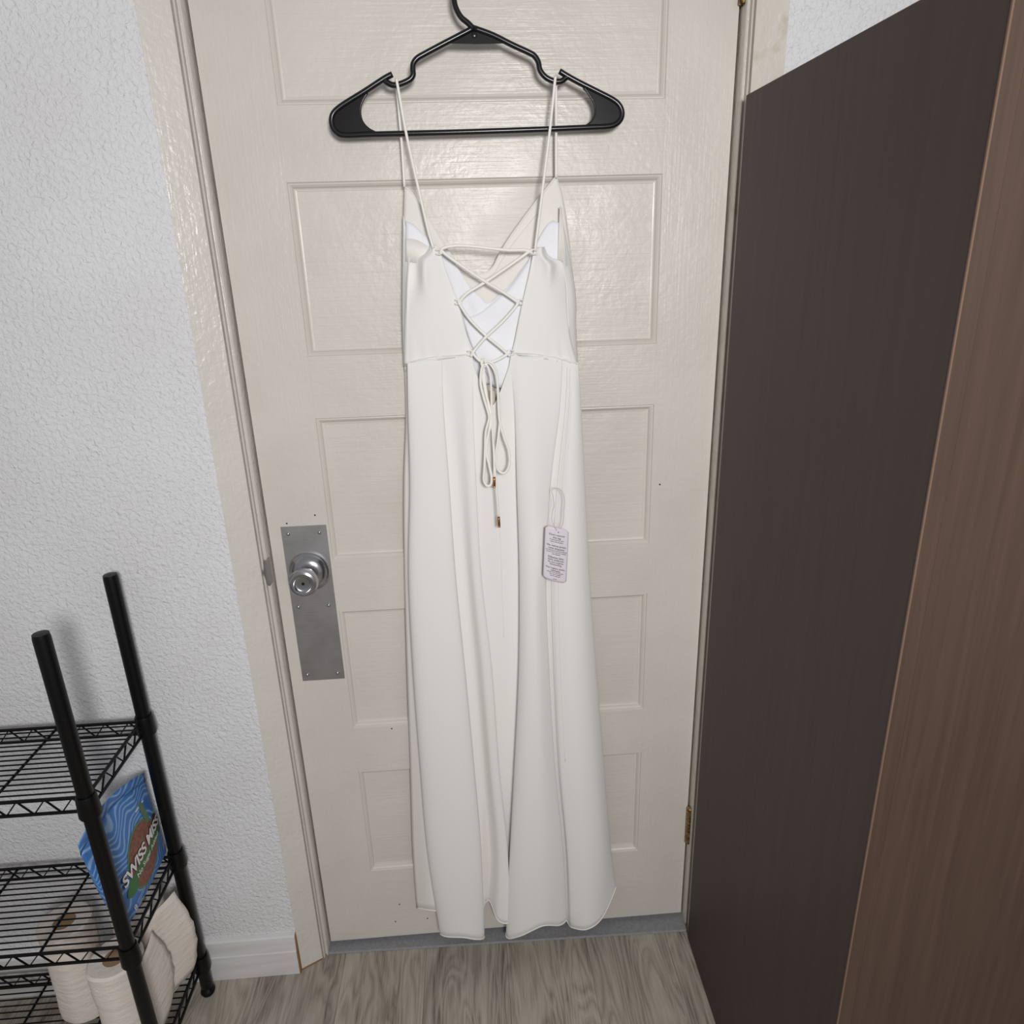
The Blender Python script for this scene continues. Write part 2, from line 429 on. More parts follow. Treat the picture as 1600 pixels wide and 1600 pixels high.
mb = MB(); mb.box((CX+.018, CB-.006, .05), (CX+.90, CB, CZ-.04)); mb.build('back_panel', m_cab, cab)
mb = MB(); mb.box((CX+.018, CF, .06), (CX+.90, CB, .078)); mb.build('bottom_panel', m_cab, cab)
mb = MB(); mb.box((CX+.0102, CF-.001, .05), (CX+.066, CF+.019, CZ-.05)); mb.build('face_stile', m_cab_lit, cab, bevel=.0006, seg=1)
mb = MB(); mb.box((CX+.0675, CF+.004, .06), (CX+.49, CF+.022, CZ-.05)); mb.build('door', m_cab_lit, cab, bevel=.0012, seg=1)
mb = MB(); mb.box((CX+.494, CF+.004, .06), (CX+.899, CF+.022, CZ-.05)); mb.build('door', m_cab_lit, cab, bevel=.0012, seg=1)

# ------------------------------------------------------------------ hanger
HY = -.033
hanger = empty('clothes_hanger'); tag(hanger, 'black plastic tubular clothes hanger holding the white dress', 'hanger')
def hp(l, y=HY): return [W(a, b, y) for a, b in l]
mb = MB()
outer = [(613, 116), (600, 123), (571, 142), (545, 158), (530, 168), (521, 177), (518, 187), (520, 199), (527, 207.5), (539, 211.5), (580, 210), (680, 207.5), (750, 205.5), (850, 202), (920, 199), (951, 197.5), (963, 193.5), (970, 186), (972, 176), (968, 165), (958, 156), (935, 144), (905, 129), (886, 118.5), (874, 111)]
mb.tube(curve(hp(outer), 4), .0041, 12)
mb.build('frame_loop', m_black, hanger, smooth=3.2)
for pts in ([(740, 44), (715, 57), (690, 70), (662, 85), (652, 91), (646, 99), (645, 109), (645.5, 117), (640, 124.5), (626, 131), (614, 133), (605, 129), (600, 124)],
            [(740, 44), (770, 55), (800, 70), (826, 82), (835, 87.5), (841, 97), (844, 110), (853, 121), (866, 127), (877, 127), (884, 121.5), (890, 119)]):
    mb = MB(); mb.tube(curve(hp(pts), 5), .0041, 12); mb.build('shoulder_arm', m_black, hanger, smooth=3.2)
hook = [(741, 46), (731, 36), (720.5, 27), (713, 14), (709.5, 0), (709, -16), (712, -36), (724, -54), (741, -60), (758, -53), (767, -38)]
mb = MB(); mb.tube(curve(hp(hook), 5), .0040, 12); mb.build('hook', m_black, hanger, smooth=3.2)
def web(poly):
    mb = MB(); a = hp(poly, HY-.0014); b = hp(poly, HY+.0014); n = len(poly)
    mb.add(a+b, [(i, (i+1) % n, n+(i+1) % n, n+i) for i in range(n)]+[tuple(range(n)), tuple(range(2*n-1, n-1, -1))])
    o = mb.build('web', m_blackweb, hanger); return o
web([(574, 143), (545, 159), (531, 168), (522, 178), (519, 187), (521, 199), (528, 207), (540, 211), (587, 209), (577, 202), (568, 193), (563.5, 182), (563, 168), (567, 157)])
web([(909, 131), (935, 144.5), (957, 156), (967, 166), (971, 176), (969, 186), (962, 193), (951, 197), (906, 199.5), (918, 195), (926, 187), (930, 175), (928, 161), (921, 149), (911, 140)])
web([(738, 44), (698, 68), (744, 69), (790, 68), (768, 56), (746, 44)])
mb = MB(); c = W(741, 55, HY); mb.lathe([(.0042, 0), (.0042, .0012), (.003, .002), (0, .0018)], (c.x, HY-.0012, c.z), (0, -1, 0), 16); mb.build('boss', m_black, hanger, smooth=.8)
rim = [(574, 145), (567, 156), (563, 168), (563.5, 182), (568, 193), (577, 202), (588, 207.5)]
for r_ in (rim, [(912, 135), (921, 149), (928, 161), (930, 175), (926, 187), (918, 195), (907, 199)]):
    mb = MB(); mb.tube(curve(hp(r_), 4), .0017, 8); mb.build('web_rim', m_black, hanger, smooth=3.2)
# hook on the door, above the frame
hk = empty('door_hook'); tag(hk, 'small metal hook on the door that carries the black hanger', 'hook')
p = W(738, -52, HY)
mb = MB(); mb.box((p.x-.011, -.0022, p.z-.02), (p.x+.011, 0, p.z+.05)); mb.build('hook_plate', m_chrome, hk, bevel=.0008)
mb = MB(); mb.tube(curve([(p.x, -.001, p.z+.02), (p.x, -.015, p.z+.004), (p.x, -.036, p.z-.0005), (p.x, -.050, p.z+.006), (p.x, -.054, p.z+.018)], 5), .0028, 10); mb.build('hook_arm', m_chrome, hk, smooth=3.2)

# ------------------------------------------------------------------ dress
dress = empty('dress'); tag(dress, 'long ivory lace-up back dress hanging on the black hanger', 'dress')
ROWY = [562, 640, 760, 900, 1050, 1200, 1330]
AMP = [.06, .38, .62, .82, 1.0, 1.12, 1.2, 1.25]
BASE = -.040
# px at each row, hem (px, py), fold depth in m (negative = towards viewer)
CT = [
 ([642, 643, 648, 647, 655, 667, 679], (698, 1452),  .016),
 ([637, 638, 641, 639, 646, 657, 668], (688, 1459), -.004),
 ([643, 646, 650, 650, 658, 670, 681], (699, 1464), -.018),
 ([662, 668, 675, 682, 693, 705, 716], (724, 1465), -.026),
 ([682, 687, 696, 705, 719, 732, 744], (745, 1468), -.024),
 ([690, 693, 702, 712, 727, 741, 752], (757, 1464), -.014),
 ([688, 690, 696, 706, 719, 731, 742], (750, 1440),  .010),
 ([702, 708, 717, 728, 742, 755, 765], (763, 1406),  .012),
 ([720, 726, 733, 741, 756, 768, 780], (778, 1438), -.008),
 ([731, 738, 744, 752, 769, 780, 793], (795, 1442), -.006),
 ([738, 742, 742, 749, 764, 774, 786], (791, 1425),  .012),
 ([768, 770, 778, 784, 788, 787, 788], (789, 1412),  .016),
 ([797, 803, 813, 818, 816, 811, 803], (799, 1420),  .014),
 ([800, 805, 808, 812, 811, 804, 797], (791, 1463), -.006),
 ([812, 815, 819, 822, 822, 819, 815], (812, 1463), -.022),
 ([835, 836, 836, 836, 840, 844, 848], (848, 1447), -.027),
 ([862, 861, 853, 848, 853, 861, 872], (874, 1446), -.018),
 ([878, 874, 860, 853, 858, 867, 880], (885, 1437), -.008),
 ([876, 871, 856, 849, 852, 860, 873], (880, 1428),  .010),
 ([885, 881, 868, 860, 864, 872, 884], (888, 1443),  .004),
 ([889, 887, 876, 868, 871, 878, 889], (895, 1450), -.006),
 ([893, 895, 889, 888, 894, 904, 915], (918, 1452), -.018),
 ([898, 903, 904, 908, 917, 930, 941], (941, 1434), -.012),
 ([903, 908, 914, 921, 932, 944, 955], (962, 1387),  .008),
 ([899, 903, 908, 914, 924, 936, 947], (953, 1392),  .024),
]
NC = len(CT)
grid = []
for r in range(8):
    row = []
    for c, (xs, hem, d) in enumerate(CT):
        if r < 7:
            px, py = xs[r], ROWY[r]
            if r == 0:
                # waist seam arcs; V slit at the centre back
                py = 556+ (10 if c < 3 or c > 19 else 5 if c < 5 or c > 16 else 0)
                if c == 9: px, py = 736, 553
                if c == 10: px, py = 743, 580
                if c == 11: px, py = 768, 634
                if c == 12: px, py = 792, 582
                if c == 13: px, py = 800, 551
            if r == 1:
                if c == 10: py = 668
                if c == 11: py = 676
                if c == 12: py = 668
        else: px, py = hem
        row.append(W(px, py, (BASE, BASE, BASE, BASE, BASE, BASE, BASE, BASE)[r]+(-.0055, -.003, 0, 0, 0, 0, 0, 0)[r]+d*AMP[r]))
    grid.append(row)
KU, KV = 7, 14
cols = [[cr([grid[r][c] for r in range(8)], j/KV) for j in range(7*KV+1)] for c in range(NC)]
rows = []
for j in range(7*KV+1):
    pts = [cols[c][j] for c in range(NC)]
    rows.append([cr(pts, i/KU) for i in range((NC-1)*KU+1)])
SK = rows
mb = MB(); mb.grid(rows); sk = mb.build('skirt_back', m_ivory, dress, smooth=3.2, solid=.0012)
# hem roll along the back skirt
mb = MB(); mb.tube([p+Vector((0, -.0008, .0015)) for p in rows[-1]], .0013, 6); mb.build('hem', m_ivory, sk, smooth=3.2)

# front of the skirt (hangs behind, next to the door)
FR = [(632, 572), (634, 660), (631, 760), (632, 900), (636, 1050), (641, 1200), (645, 1330), (651, 1421)]
FRR = [(900, 572), (905, 660), (910, 760), (917, 900), (928, 1050), (939, 1200), (949, 1330), (953, 1384)]
frow = []
for r in range(8):
    a, b = FR[r], FRR[r]; row = []
    for c in range(13):
        u = c/12; px = a[0]+(b[0]-a[0])*u; py = a[1]+(b[1]-a[1])*u
        if r == 7: py = [1419, 1423, 1424, 1421, 1414, 1402, 1416, 1420, 1414, 1418, 1417, 1408, 1388][c]
        d = -.012 - AMP[r]*(.0, .013, .006, -.002, .004, .009, -.001, .003, .006, 0, .004, .007, 0)[c]
        if c == 0: d = -.006
        row.append(W(px, py, d-.004))
    frow.append(row)
cols = [[cr([frow[r][c] for r in range(8)], j/8) for j in range(57)] for c in range(13)]
rows = [[cr([cols[c][j] for c in range(13)], i/6) for i in range(73)] for j in range(57)]
mb = MB(); mb.grid(rows); sf = mb.build('skirt_front', m_ivory2, dress, smooth=3.2, solid=.0012)
mb = MB(); mb.tube([p+Vector((0, -.0008, .0015)) for p in rows[-1]], .0013, 6); mb.build('hem', m_ivory, sf, smooth=3.2)

def pc(l, y): return [W(a[0], a[1], a[2] if len(a) > 2 else y) for a in l]
# bodice front, seen from inside
rows = coons(pc([(632, 291), (641, 297), (656, 319), (676, 351), (697, 386), (720, 418), (738, 427), (756, 427), (770, 417), (779, 400), (796, 371), (827, 328), (850, 298), (869, 274)], -.022),
             pc([(632, 580), (700, 582), (770, 584), (840, 582), (902, 578)], -.022),
             pc([(632, 291), (631, 330), (629, 400), (629, 470), (632, 580)], -.018),
             pc([(869, 274), (878, 300), (886, 345), (893, 400), (898, 460), (902, 578)], -.018), 60, 36)
for j, r_ in enumerate(rows):
    for i, p in enumerate(r_):
        u, v_ = i/60, j/36
        p.y += -.006*math.sin(math.pi*v_)*math.sin(math.pi*u) - .0035*math.sin(9*v_+14*u)*math.sin(math.pi*v_) - .002*math.sin(31*u-6*v_)*(1-v_)*min(1, 6*v_)
mb = MB(); mb.grid(rows); bf = mb.build('bodice_front', m_ivory2, dress, smooth=3.2, solid=.001)
nk = [p+Vector((0, -.0009, -.0012)) for p in rows[0]]
mb = MB(); mb.tube(nk, .0013, 6); mb.build('neckline_binding', m_ivory, bf, smooth=3.2)
nk2 = [rows[2][i]+Vector((0, -.0012, 0)) for i in range(18, 52)]
mb = MB(); mb.tube(nk2, .0008, 6); mb.build('neckline_stitch', m_ivory2, bf, smooth=3.2)
# white lining
rows = coons(pc([(634, 352), (646, 357), (664, 374), (690, 396), (706, 410), (719, 429), (732, 449), (750, 467), (762, 478), (772, 471), (783, 460), (798, 447), (814, 424), (828, 404), (846, 366), (862, 345), (880, 352)], -.033),
             pc([(636, 590), (700, 596), (770, 600), (840, 598), (896, 588)], -.029),
             pc([(634, 345), (634, 420), (635, 500), (636, 590)], -.029),
             pc([(880, 352), (888, 420), (893, 500), (896, 588)], -.029), 60, 30)
for j, r_ in enumerate(rows):
    for i, p in enumerate(r_):
        u, v_ = i/60, j/30
        p.y += -.003*math.sin(20*u+8*v_)*v_*(1-v_) - .0015*math.sin(37*u-11*v_)*min(1, 4*v_)
mb = MB(); mb.grid(rows); mb.build('lining', m_lining, dress, smooth=3.2, solid=.0008)
# overlapping white fold (wrap front) of the lining running down to the left
rows = coons(pc([(829, 402), (812, 428), (798, 447), (783, 461), (757, 484), (738, 494), (722, 496)], -.0365),
             pc([(840, 590), (820, 596), (800, 604), (785, 606), (772, 604), (764, 590), (752, 570)], -.037),
             pc([(829, 402), (836, 490), (840, 590)], -.036), pc([(722, 496), (735, 535), (752, 570)], -.0345), 30, 16)
for j, r_ in enumerate(rows):
    for i, p in enumerate(r_):
        u, v_ = i/30, j/16
        p.y += -.0025*math.sin(7*v_+5*u)*math.sin(math.pi*u)*min(1, 3*v_)
mb = MB(); mb.grid(rows); mb.build('lining_wrap', m_lining, dress, smooth=3.2, solid=.0008)
# small care label in the back slit
mb = MB(); mb.grid([pc([(759, 610), (774, 611)], -.034), pc([(760, 650), (773, 650)], -.036)]); mb.build('care_label', m_label, dress, solid=.0006)

# ivory facing inside the armholes
for l_, b_ in (([(634, 372), (652, 375), (674, 388)], [(634, 408), (650, 411), (668, 413)]), ([(874.5, 322), (876, 323), (878, 325)], [(871, 412), (877, 414), (886, 416)])):
    mb = MB(); mb.grid([curve(pc(l_, -.0345), 5), curve(pc(b_, -.0325), 5)]); mb.build('armhole_facing', m_ivory2, dress, smooth=3.2, solid=.0006)
# bodice back panels
def backpanel(L, R, ds):
    rows_ = []
    n = 22
    LL = curve([W(a, b, -.03) for a, b in L], 8); RR = curve([W(a, b, -.03) for a, b in R], 8)
    for j in range(41):
        v_ = j/40; a = poly_at(LL, v_); b = poly_at(RR, v_); row = []
        for i in range(n+1):
            u = i/n; p = a.lerp(b, u); p.y = ds(u, v_)
            row.append(p)
        rows_.append(row)
    return rows_
def dl(u, v_):
    e = .010*(1-u)**3
    y = -.043-.006*math.sin(math.pi*min(1, u*1.1))*(1-.3*v_)+e*(1-.6*v_)
    y += -.006*math.exp(-((u-.42)/.10)**2)*math.exp(-((v_-.28)/.16)**2) + .006*math.exp(-((u-.22)/.14)**2)*math.exp(-((v_-.24)/.2)**2)
    uc = .58-.75*v_; fd = max(0, min(1, (.62-v_)/.3))
    y += .0055*fd/(1+math.exp((u-uc)/.028))
    y += .0012*math.sin(34*u)*max(0, v_-.75)*4
    return y
rows = backpanel([(671, 384), (660, 395), (648, 399), (640, 401), (637, 412), (635, 440), (634, 480), (633, 520), (633, 568)],
                 [(680, 383), (686, 390), (692, 405), (700, 430), (716, 473), (727, 513), (733, 535), (736, 545), (739, 554)], dl)
mb = MB(); mb.grid(rows); bl = mb.build('bodice_back', m_ivory, dress, smooth=3.2, solid=.0014)
mb = MB(); mb.tube([r_[-1]+Vector((-.0008, -.0006, 0)) for r_ in rows], .0010, 6); mb.build('edge_binding', m_ivory, bl, smooth=3.2)
def dr(u, v_):
    e = .010*u**3
    y = -.043-.006*math.sin(math.pi*min(1, (1-u)*1.1))*(1-.3*v_)+e*(1-.6*v_)
    y += -.007*math.exp(-((u-.55)/.12)**2)*math.exp(-((v_-.22)/.12)**2) + .006*math.exp(-((u-.80)/.16)**2)*math.exp(-((v_-.16)/.13)**2)
    y += .0012*math.sin(34*u)*max(0, v_-.75)*4
    return y
rows = backpanel([(837, 387), (833, 394), (830, 405), (825, 430), (815, 473), (807, 513), (803, 533), (800, 545), (799, 552)],
                 [(850, 386), (854, 397), (862, 404), (878, 409), (882, 425), (884, 450), (886, 490), (891, 530), (901, 568)], dr)
mb = MB(); mb.grid(rows); br = mb.build('bodice_back', m_ivory, dress, smooth=3.2, solid=.0014)
mb = MB(); mb.tube([r_[0]+Vector((.0008, -.0006, 0)) for r_ in rows], .0010, 6); mb.build('edge_binding', m_ivory, br, smooth=3.2)
# side panels joining back and front
for a in ([(630, 335, -.022), (637, 375, -.026), (640, 405, -.034)], [(629, 440, -.020), (634, 445, -.030), (637, 450, -.040)],
          [(629, 500, -.020), (633, 505, -.030), (636, 508, -.040)], [(631, 572, -.018), (634, 572, -.028), (638, 570, -.038)]), \
         ([(876, 330, -.022), (878, 370, -.028), (880, 412, -.036)], [(898, 450, -.020), (893, 450, -.030), (884, 448, -.036)],
          [(900, 510, -.020), (896, 510, -.030), (888, 508, -.038)], [(903, 572, -.018), (900, 571, -.028), (894, 570, -.038)]):
    ctl = [pc(q, 0) for q in a]
    cc = [[cr([ctl[r][c] for r in range(4)], j/8) for j in range(25)] for c in range(3)]
    mb = MB(); mb.grid([[cr([cc[c][j] for c in range(3)], i/6) for i in range(13)] for j in range(25)])
    mb.build('bodice_side', m_ivory, dress, smooth=3.2, solid=.001)
# waist seams
for l in ([(633, 568), (650, 563), (680, 557), (710, 555), (738, 553)], [(800, 551), (835, 553), (860, 557), (880, 562), (902, 569)]):
    mb = MB(); mb.tube(curve(pc(l, -.0476), 5), .0010, 6); mb.build('waist_seam', m_ivory, dress, smooth=3.2)
# side seam / zip welt down the right of the skirt
for cc_, r_, j0, j1 in ((19*KU+3, .0010, 2, 78), (20*KU+2, .0006, 2, 70), (11*KU, .0005, 22, 52)):
    mb = MB(); mb.tube([SK[j][cc_]+Vector((0, -.0009, 0)) for j in range(j0, j1)], r_, 6); mb.build('skirt_seam', m_ivory, dress, smooth=3.2)

# straps
def cord(name, l, r=.0021, parent=dress, n=8, k=6):
    mb_ = MB(); mb_.tube(curve([W(*q) for q in l], k), r, n); return mb_.build(name, m_cord, parent, smooth=3.2)
cord('strap', [(619, 124, -.033), (619, 126, -.0285), (619.5, 131, -.0262), (623, 170, -.0255), (628, 230, -.0250), (632, 292, -.0230)])
cord('strap', [(619, 124, -.033), (619.5, 126, -.0375), (621, 132, -.0400), (636, 215, -.0455), (655, 300, -.0480), (669, 360, -.049), (677, 388, -.048)])
cord('strap', [(868, 120, -.033), (868, 122, -.0285), (868.5, 127, -.0262), (869, 170, -.0255), (869, 230, -.0250), (869, 278, -.0230)])
cord('strap', [(868, 120, -.033), (867.5, 122, -.0375), (867, 128, -.0400), (859, 205, -.0455), (851, 270, -.0480), (843, 335, -.049), (836, 392, -.049)])
# lace loops on the panel edges
LO = [(688, 394, 1), (718, 472, 1), (737, 552, 1), (832, 394, -1), (810, 472, -1), (796, 551, -1)]
for px, py, s in LO:
    cord('lace_loop', [(px-7*s, py-3, -.0485), (px, py-4, -.0525), (px+3*s, py, -.054), (px, py+3, -.0525), (px-7*s, py+3, -.0485)], .0013)
ZF = -.0545
cord('lace', [(688, 396, -.0525), (692, 388, ZF), (712, 384, ZF), (738, 385, ZF), (765, 388, ZF), (795, 391, ZF), (822, 391, ZF), (832, 396, -.0525)], .0024)
cord('lace', [(689, 390, -.0525), (697, 398, ZF), (725, 418, ZF), (758, 440, -.057), (785, 456, ZF), (806, 470, ZF), (811, 475, -.0525)], .0024)
cord('lace', [(832, 390, -.0525), (823, 396, ZF), (795, 416, ZF), (758, 441, -.053), (732, 457, ZF), (720, 469, ZF), (717, 476, -.0525)], .0024)
cord('lace', [(716, 469, -.0525), (720, 478, ZF), (735, 500, ZF), (760, 525, -.053), (782, 543, ZF), (792, 552, ZF), (797, 556, -.0525)], .0024)
cord('lace', [(811, 469, -.0525), (806, 479, ZF), (785, 503, ZF), (760, 526, -.057), (745, 543, ZF), (739, 551, ZF), (736, 557, -.0525)], .0024)
cord('lace', [(737, 549, -.0525), (742, 556, ZF), (749, 563, ZF), (756, 566, -.056)], .0024)
cord('lace', [(797, 549, -.0525), (789, 556, ZF), (776, 563, ZF), (766, 566, ZF), (756, 566, -.056)], .0024)
# knot, bow loops, tails
mb = MB()
kc = W(756.5, 567, -.059)
mb.tube([kc+Vector((.0045*math.cos(t_)*1.0, -.001-.002*math.sin(2*t_), .0055*math.sin(t_))) for t_ in [i*2*math.pi/20 for i in range(21)]], .0022, 8, cap=False)
mb.tube([kc+Vector((.004*math.sin(t_*.5), -.0028, .005*math.cos(t_*.5))) for t_ in [i*2*math.pi/20 for i in range(15)]], .0021, 8)
mb.build('bow_knot', m_cord, dress, smooth=3.2)
ZB = -.062
cord('bow_loop', [(755, 568, ZB), (752, 580, ZB), (751, 600, ZB), (757, 625, ZB-.001), (763, 645, ZB-.002), (764, 655, ZB-.002), (759, 675, ZB-.001), (758, 700, ZB), (757, 730, ZB-.003), (756, 750, ZB-.004), (761, 759, ZB-.005), (767, 757, ZB-.005), (768, 745, ZB-.004),
                  (764, 725, ZB), (760, 705, ZB+.001), (763, 680, ZB), (767, 650, ZB+.002), (758, 610, ZB+.003), (754, 585, ZB+.003), (755, 568, ZB+.002)], .0023)
cord('bow_loop', [(757, 566, ZB), (764, 565, ZB-.003), (772, 571, ZB-.003), (776, 585, ZB-.002), (778, 610, ZB-.002), (779, 640, ZB-.002), (781, 660, ZB-.003), (788, 685, ZB-.004), (795, 705, ZB-.005), (796, 725, ZB-.006), (790, 738, ZB-.006), (782, 738, ZB-.006),
                  (776, 728, ZB-.005), (775, 710, ZB-.004), (779, 680, ZB-.001), (781, 640, ZB), (777, 600, ZB), (773, 580, ZB), (765, 568, ZB), (757, 566, ZB)], .0021)
cord('lace_tail', [(757, 568, ZB), (763, 575, ZB-.001), (767, 595, ZB-.001), (768, 630, ZB), (770, 680, ZB-.001), (772, 720, ZB-.003), (772, 746, ZB-.005)], .0018)
cord('lace_tail', [(756, 569, ZB+.003), (757, 590, ZB+.003), (764, 640, ZB+.002), (771, 690, ZB+.001), (774, 740, ZB-.002), (776, 770, ZB-.004), (779, 808, ZB-.006)], .0016)
for a, b, z in (((772, 745), (772.5, 762), ZB-.005), ((779, 807), (780, 824), ZB-.006)):
    p, q = W(*a, z), W(*b, z); d_ = (q-p); L = d_.length
    mb = MB(); mb.lathe([(.0019, 0), (.0025, .0006), (.0025, L*.12), (.0022, L*.16), (.0025, L*.2), (.0025, L*.85), (.0022, L*.88), (.0025, L*.92), (.0024, L-.0003), (.0015, L)], p, d_, 14)
    mb.build('aglet', m_gold, dress, smooth=.6)

# ------------------------------------------------------------------ text helper
def text_mesh(body, size, align='CENTER', shear=0, extrude=0, bold=0, space=1):
    cu = bpy.data.curves.new('lettering', 'FONT'); cu.body = body; cu.size = size; cu.align_x = align; cu.align_y = 'CENTER'
    cu.shear = shear; cu.extrude = extrude; cu.offset = bold; cu.space_character = space; cu.resolution_u = 3
    o = bpy.data.objects.new('lettering', cu); COL.objects.link(o)
    dg = bpy.context.evaluated_depsgraph_get(); me = bpy.data.meshes.new_from_object(o.evaluated_get(dg))
    bpy.data.objects.remove(o); bpy.data.curves.remove(cu)
    vv_ = [tuple(x.co) for x in me.vertices]; ff_ = [tuple(p.vertices) for p in me.polygons]; bpy.data.meshes.remove(me)
    return vv_, ff_

# ------------------------------------------------------------------ hang tag
ht = empty('hang_tag'); tag(ht, 'small pale lilac paper tag with printed text hanging on the dress side seam', 'tag')
TY = -.076
tl, tr, brr, bll = W(852, 820.5, TY), W(889, 828, TY), W(885, 912.5, TY-.002), W(848.5, 903, TY-.002)
def tagp(u, v_, off=0):
    p = (tl*(1-u)+tr*u)*(1-v_)+(bll*(1-u)+brr*u)*v_
    p.y += off - .0035*math.sin(math.pi*u)*(.6+.4*v_) + .002*v_*v_
    return p
tw = (tr-tl).length; th_ = (bll-tl).length
rad = .006; mb = MB(); rows = []
for j in range(25):
    v_ = j/24; dy = min(v_, 1-v_)*th_
    ins = (rad-math.sqrt(max(0, rad*rad-(rad-dy)**2)))/tw if dy < rad else 0
    rows.append([tagp(ins+(1-2*ins)*i/14, v_) for i in range(15)])
mb.grid(rows); mb.build('card', m_tag, ht, smooth=3.2, solid=.0005)
TX = [("Don't remove", .135, 1.0), ("this tag", .185, 1.0), ("if removed you can't", .225, .62), ("return the product", .26, .62),
      ("Ne retirez jamais", .335, 1.0), ("cette étiquette", .385, 1.0), ("Tout vêtement portant cette étiquette", .425, .50), ("ne pourra être retourné ni échangé", .458, .50), ("sans étiquette", .49, .55),
      ("Etiketten bitte", .555, 1.0), ("nicht entfernen", .60, .95), ("für eine mögliche", .645, .8), ("Rücksendung", .685, .8),
      ("Non togliere questo", .755, .85), ("etichetta", .80, .95), ("perché il reso sarà accettato", .835, .52), ("solo con il cartellino", .868, .52), ("ancora attaccato", .90, .55),
      ("www.", .955, .6)]
mb = MB()
for body, vc, k in TX:
    v0, f0 = text_mesh(body, .0050*k, bold=.00006)
    pts = []
    for x, y, z in v0:
        pts.append(tagp(.50+x/tw, vc-y/th_, -.0006))
    mb.add(pts, f0)
for vc in (.295, .522, .72):
    mb.add([tagp(.28, vc, -.0006), tagp(.74, vc, -.0006), tagp(.74, vc+.002, -.0006), tagp(.28, vc+.002, -.0006)], [(0, 1, 2, 3)])
mb.build('printed_text', m_ink, ht)
mb = MB(); q = tagp(.55, .075, -.0007); mb.lathe([(.0010, 0), (.0008, .0003), (0, .0003)], q, (0, -1, 0), 10); mb.build('punched_hole', m_dark, ht)
mb = MB()
mb.tube(curve([W(*q) for q in [(870, 829, -.080), (866, 822, -.081), (862, 812, -.078), (863, 800, -.074), (865.5, 790, -.073), (864, 776, -.073), (862, 766, -.072), (867, 763, -.070), (874, 764, -.070), (880, 771, -.071), (882, 785, -.073), (881, 798, -.074), (880, 815, -.076), (876, 826, -.075)]], 5), .0006, 6)
mb.build('string', m_string, ht, smooth=3.2)

# ------------------------------------------------------------------ wire rack
rack = empty('wire_rack'); tag(rack, 'black wire shelving rack against the wall left of the door', 'shelf rack')
PX0, PX1, PY0, PY1 = -.85, -.2475, -.086, -.292
post_me = None
for x in (PX1, PX0):
    for y in (PY0, PY1):
        mb = MB(); prf = [(.0112, 0.02), (.0120, .0215)]
        prf += [(.0120, .975), (.011, .982), (0, .983)]
        mb.lathe(prf, (x, y, 0), (0, 0, 1), 20); po = mb.build('post', m_wire, rack, smooth=.5)
        mb = MB(); mb.lathe([(.006, 0), (.0130, .0015), (.0150, .007), (.0130, .013), (.008, .017), (.0065, .03), (0, .03)], (x, y, 0), (0, 0, 1), 20); mb.build('foot', m_wire, po, smooth=.8)
for zt in (.098, .378, .692):
    mb = MB(); X0, X1, Y0, Y1 = PX0+.008, PX1-.004, PY0-.006, PY1+.006
    for dz in (0, -.026):
        zz = zt+dz; r_ = .0030 if dz == 0 else .0028
        mb.tube([(X0, Y0, zz), (X1, Y0, zz)], r_); mb.tube([(X0, Y1, zz), (X1, Y1, zz)], r_)
        mb.tube([(X0, Y0, zz), (X0, Y1, zz)], r_); mb.tube([(X1, Y0, zz), (X1, Y1, zz)], r_)
    for (ax, ay, bx, by, n) in ((X0, Y0, X1, Y0, 14), (X0, Y1, X1, Y1, 14), (X0, Y0, X0, Y1, 5), (X1, Y0, X1, Y1, 5)):
        pts = []
        for k in range(2*n+1):
            t_ = k/(2*n); pts.append((ax+(bx-ax)*t_, ay+(by-ay)*t_, zt-(0 if k % 2 else .026)))
        mb.tube(pts, .0018, 6)
    sh = mb.build('shelf_frame', m_wire, rack, smooth=1.2)
    mb = MB(); n = 15
    for k in range(1, n):
        y = Y0+(Y1-Y0)*k/n; mb.tube([(X0, y, zt+.001), (X1, y, zt+.001)], .0014, 6)
    for fx in (.25, .5, .75): mb.tube([(X0+(X1-X0)*fx, Y0, zt-.002), (X0+(X1-X0)*fx, Y1, zt-.002)], .0024, 6)
    mb.build('deck_wires', m_wire, sh, smooth=1.2)
    for x in (PX1, PX0):
        for y in (PY0, PY1):
            mb = MB(); mb.lathe([(.0130, 0), (.0160, .001), (.0168, .004), (.0152, .036), (.0140, .040), (.0122, .040)], (x, y, zt-.030), (0, 0, 1), 18); mb.build('collar', m_wire, sh, smooth=.7)

# ------------------------------------------------------------------ cocoa bag
bag = empty('cocoa_bag'); tag(bag, 'blue printed cocoa bag standing on the middle shelf of the black rack', 'bag')
# local plane: u along the shelf edge (far = right of the print), v up
B00, B10, B11, B01 = Vector((-.2675, -.262, .383)), Vector((-.2660, -.080, .386)), Vector((-.271, -.086, .556)), Vector((-.285, -.285, .600))
def bagp(u, v_, side=1, off=0):
    p = (B00*(1-u)+B10*u)*(1-v_)+(B01*(1-u)+B11*u)*v_
    a = max(0, math.sin(math.pi*min(max(u, 0), 1)))**.6; b = max(0, math.sin(math.pi*min(1, .04+max(v_, 0)*.96)))**.55
    bul = .020*a*b
    p = p.copy(); p.x += (bul*.55+off) if side > 0 else -(bul*2.2+.001)
    p.z += .012*math.sin(math.pi*u)*v_**3 - .02*(1-u)**4*v_**3
    return p
mb = MB(); nu, nv = 28, 36
fr_ = [[bagp(i/nu, j/nv, 1) for i in range(nu+1)] for j in range(nv+1)]
bk_ = [[bagp(i/nu, j/nv, -1) for i in range(nu+1)] for j in range(nv+1)]
mb.grid(fr_); mb.grid(bk_)
body = mb.build('bag_body', m_bag, bag, smooth=3.2)
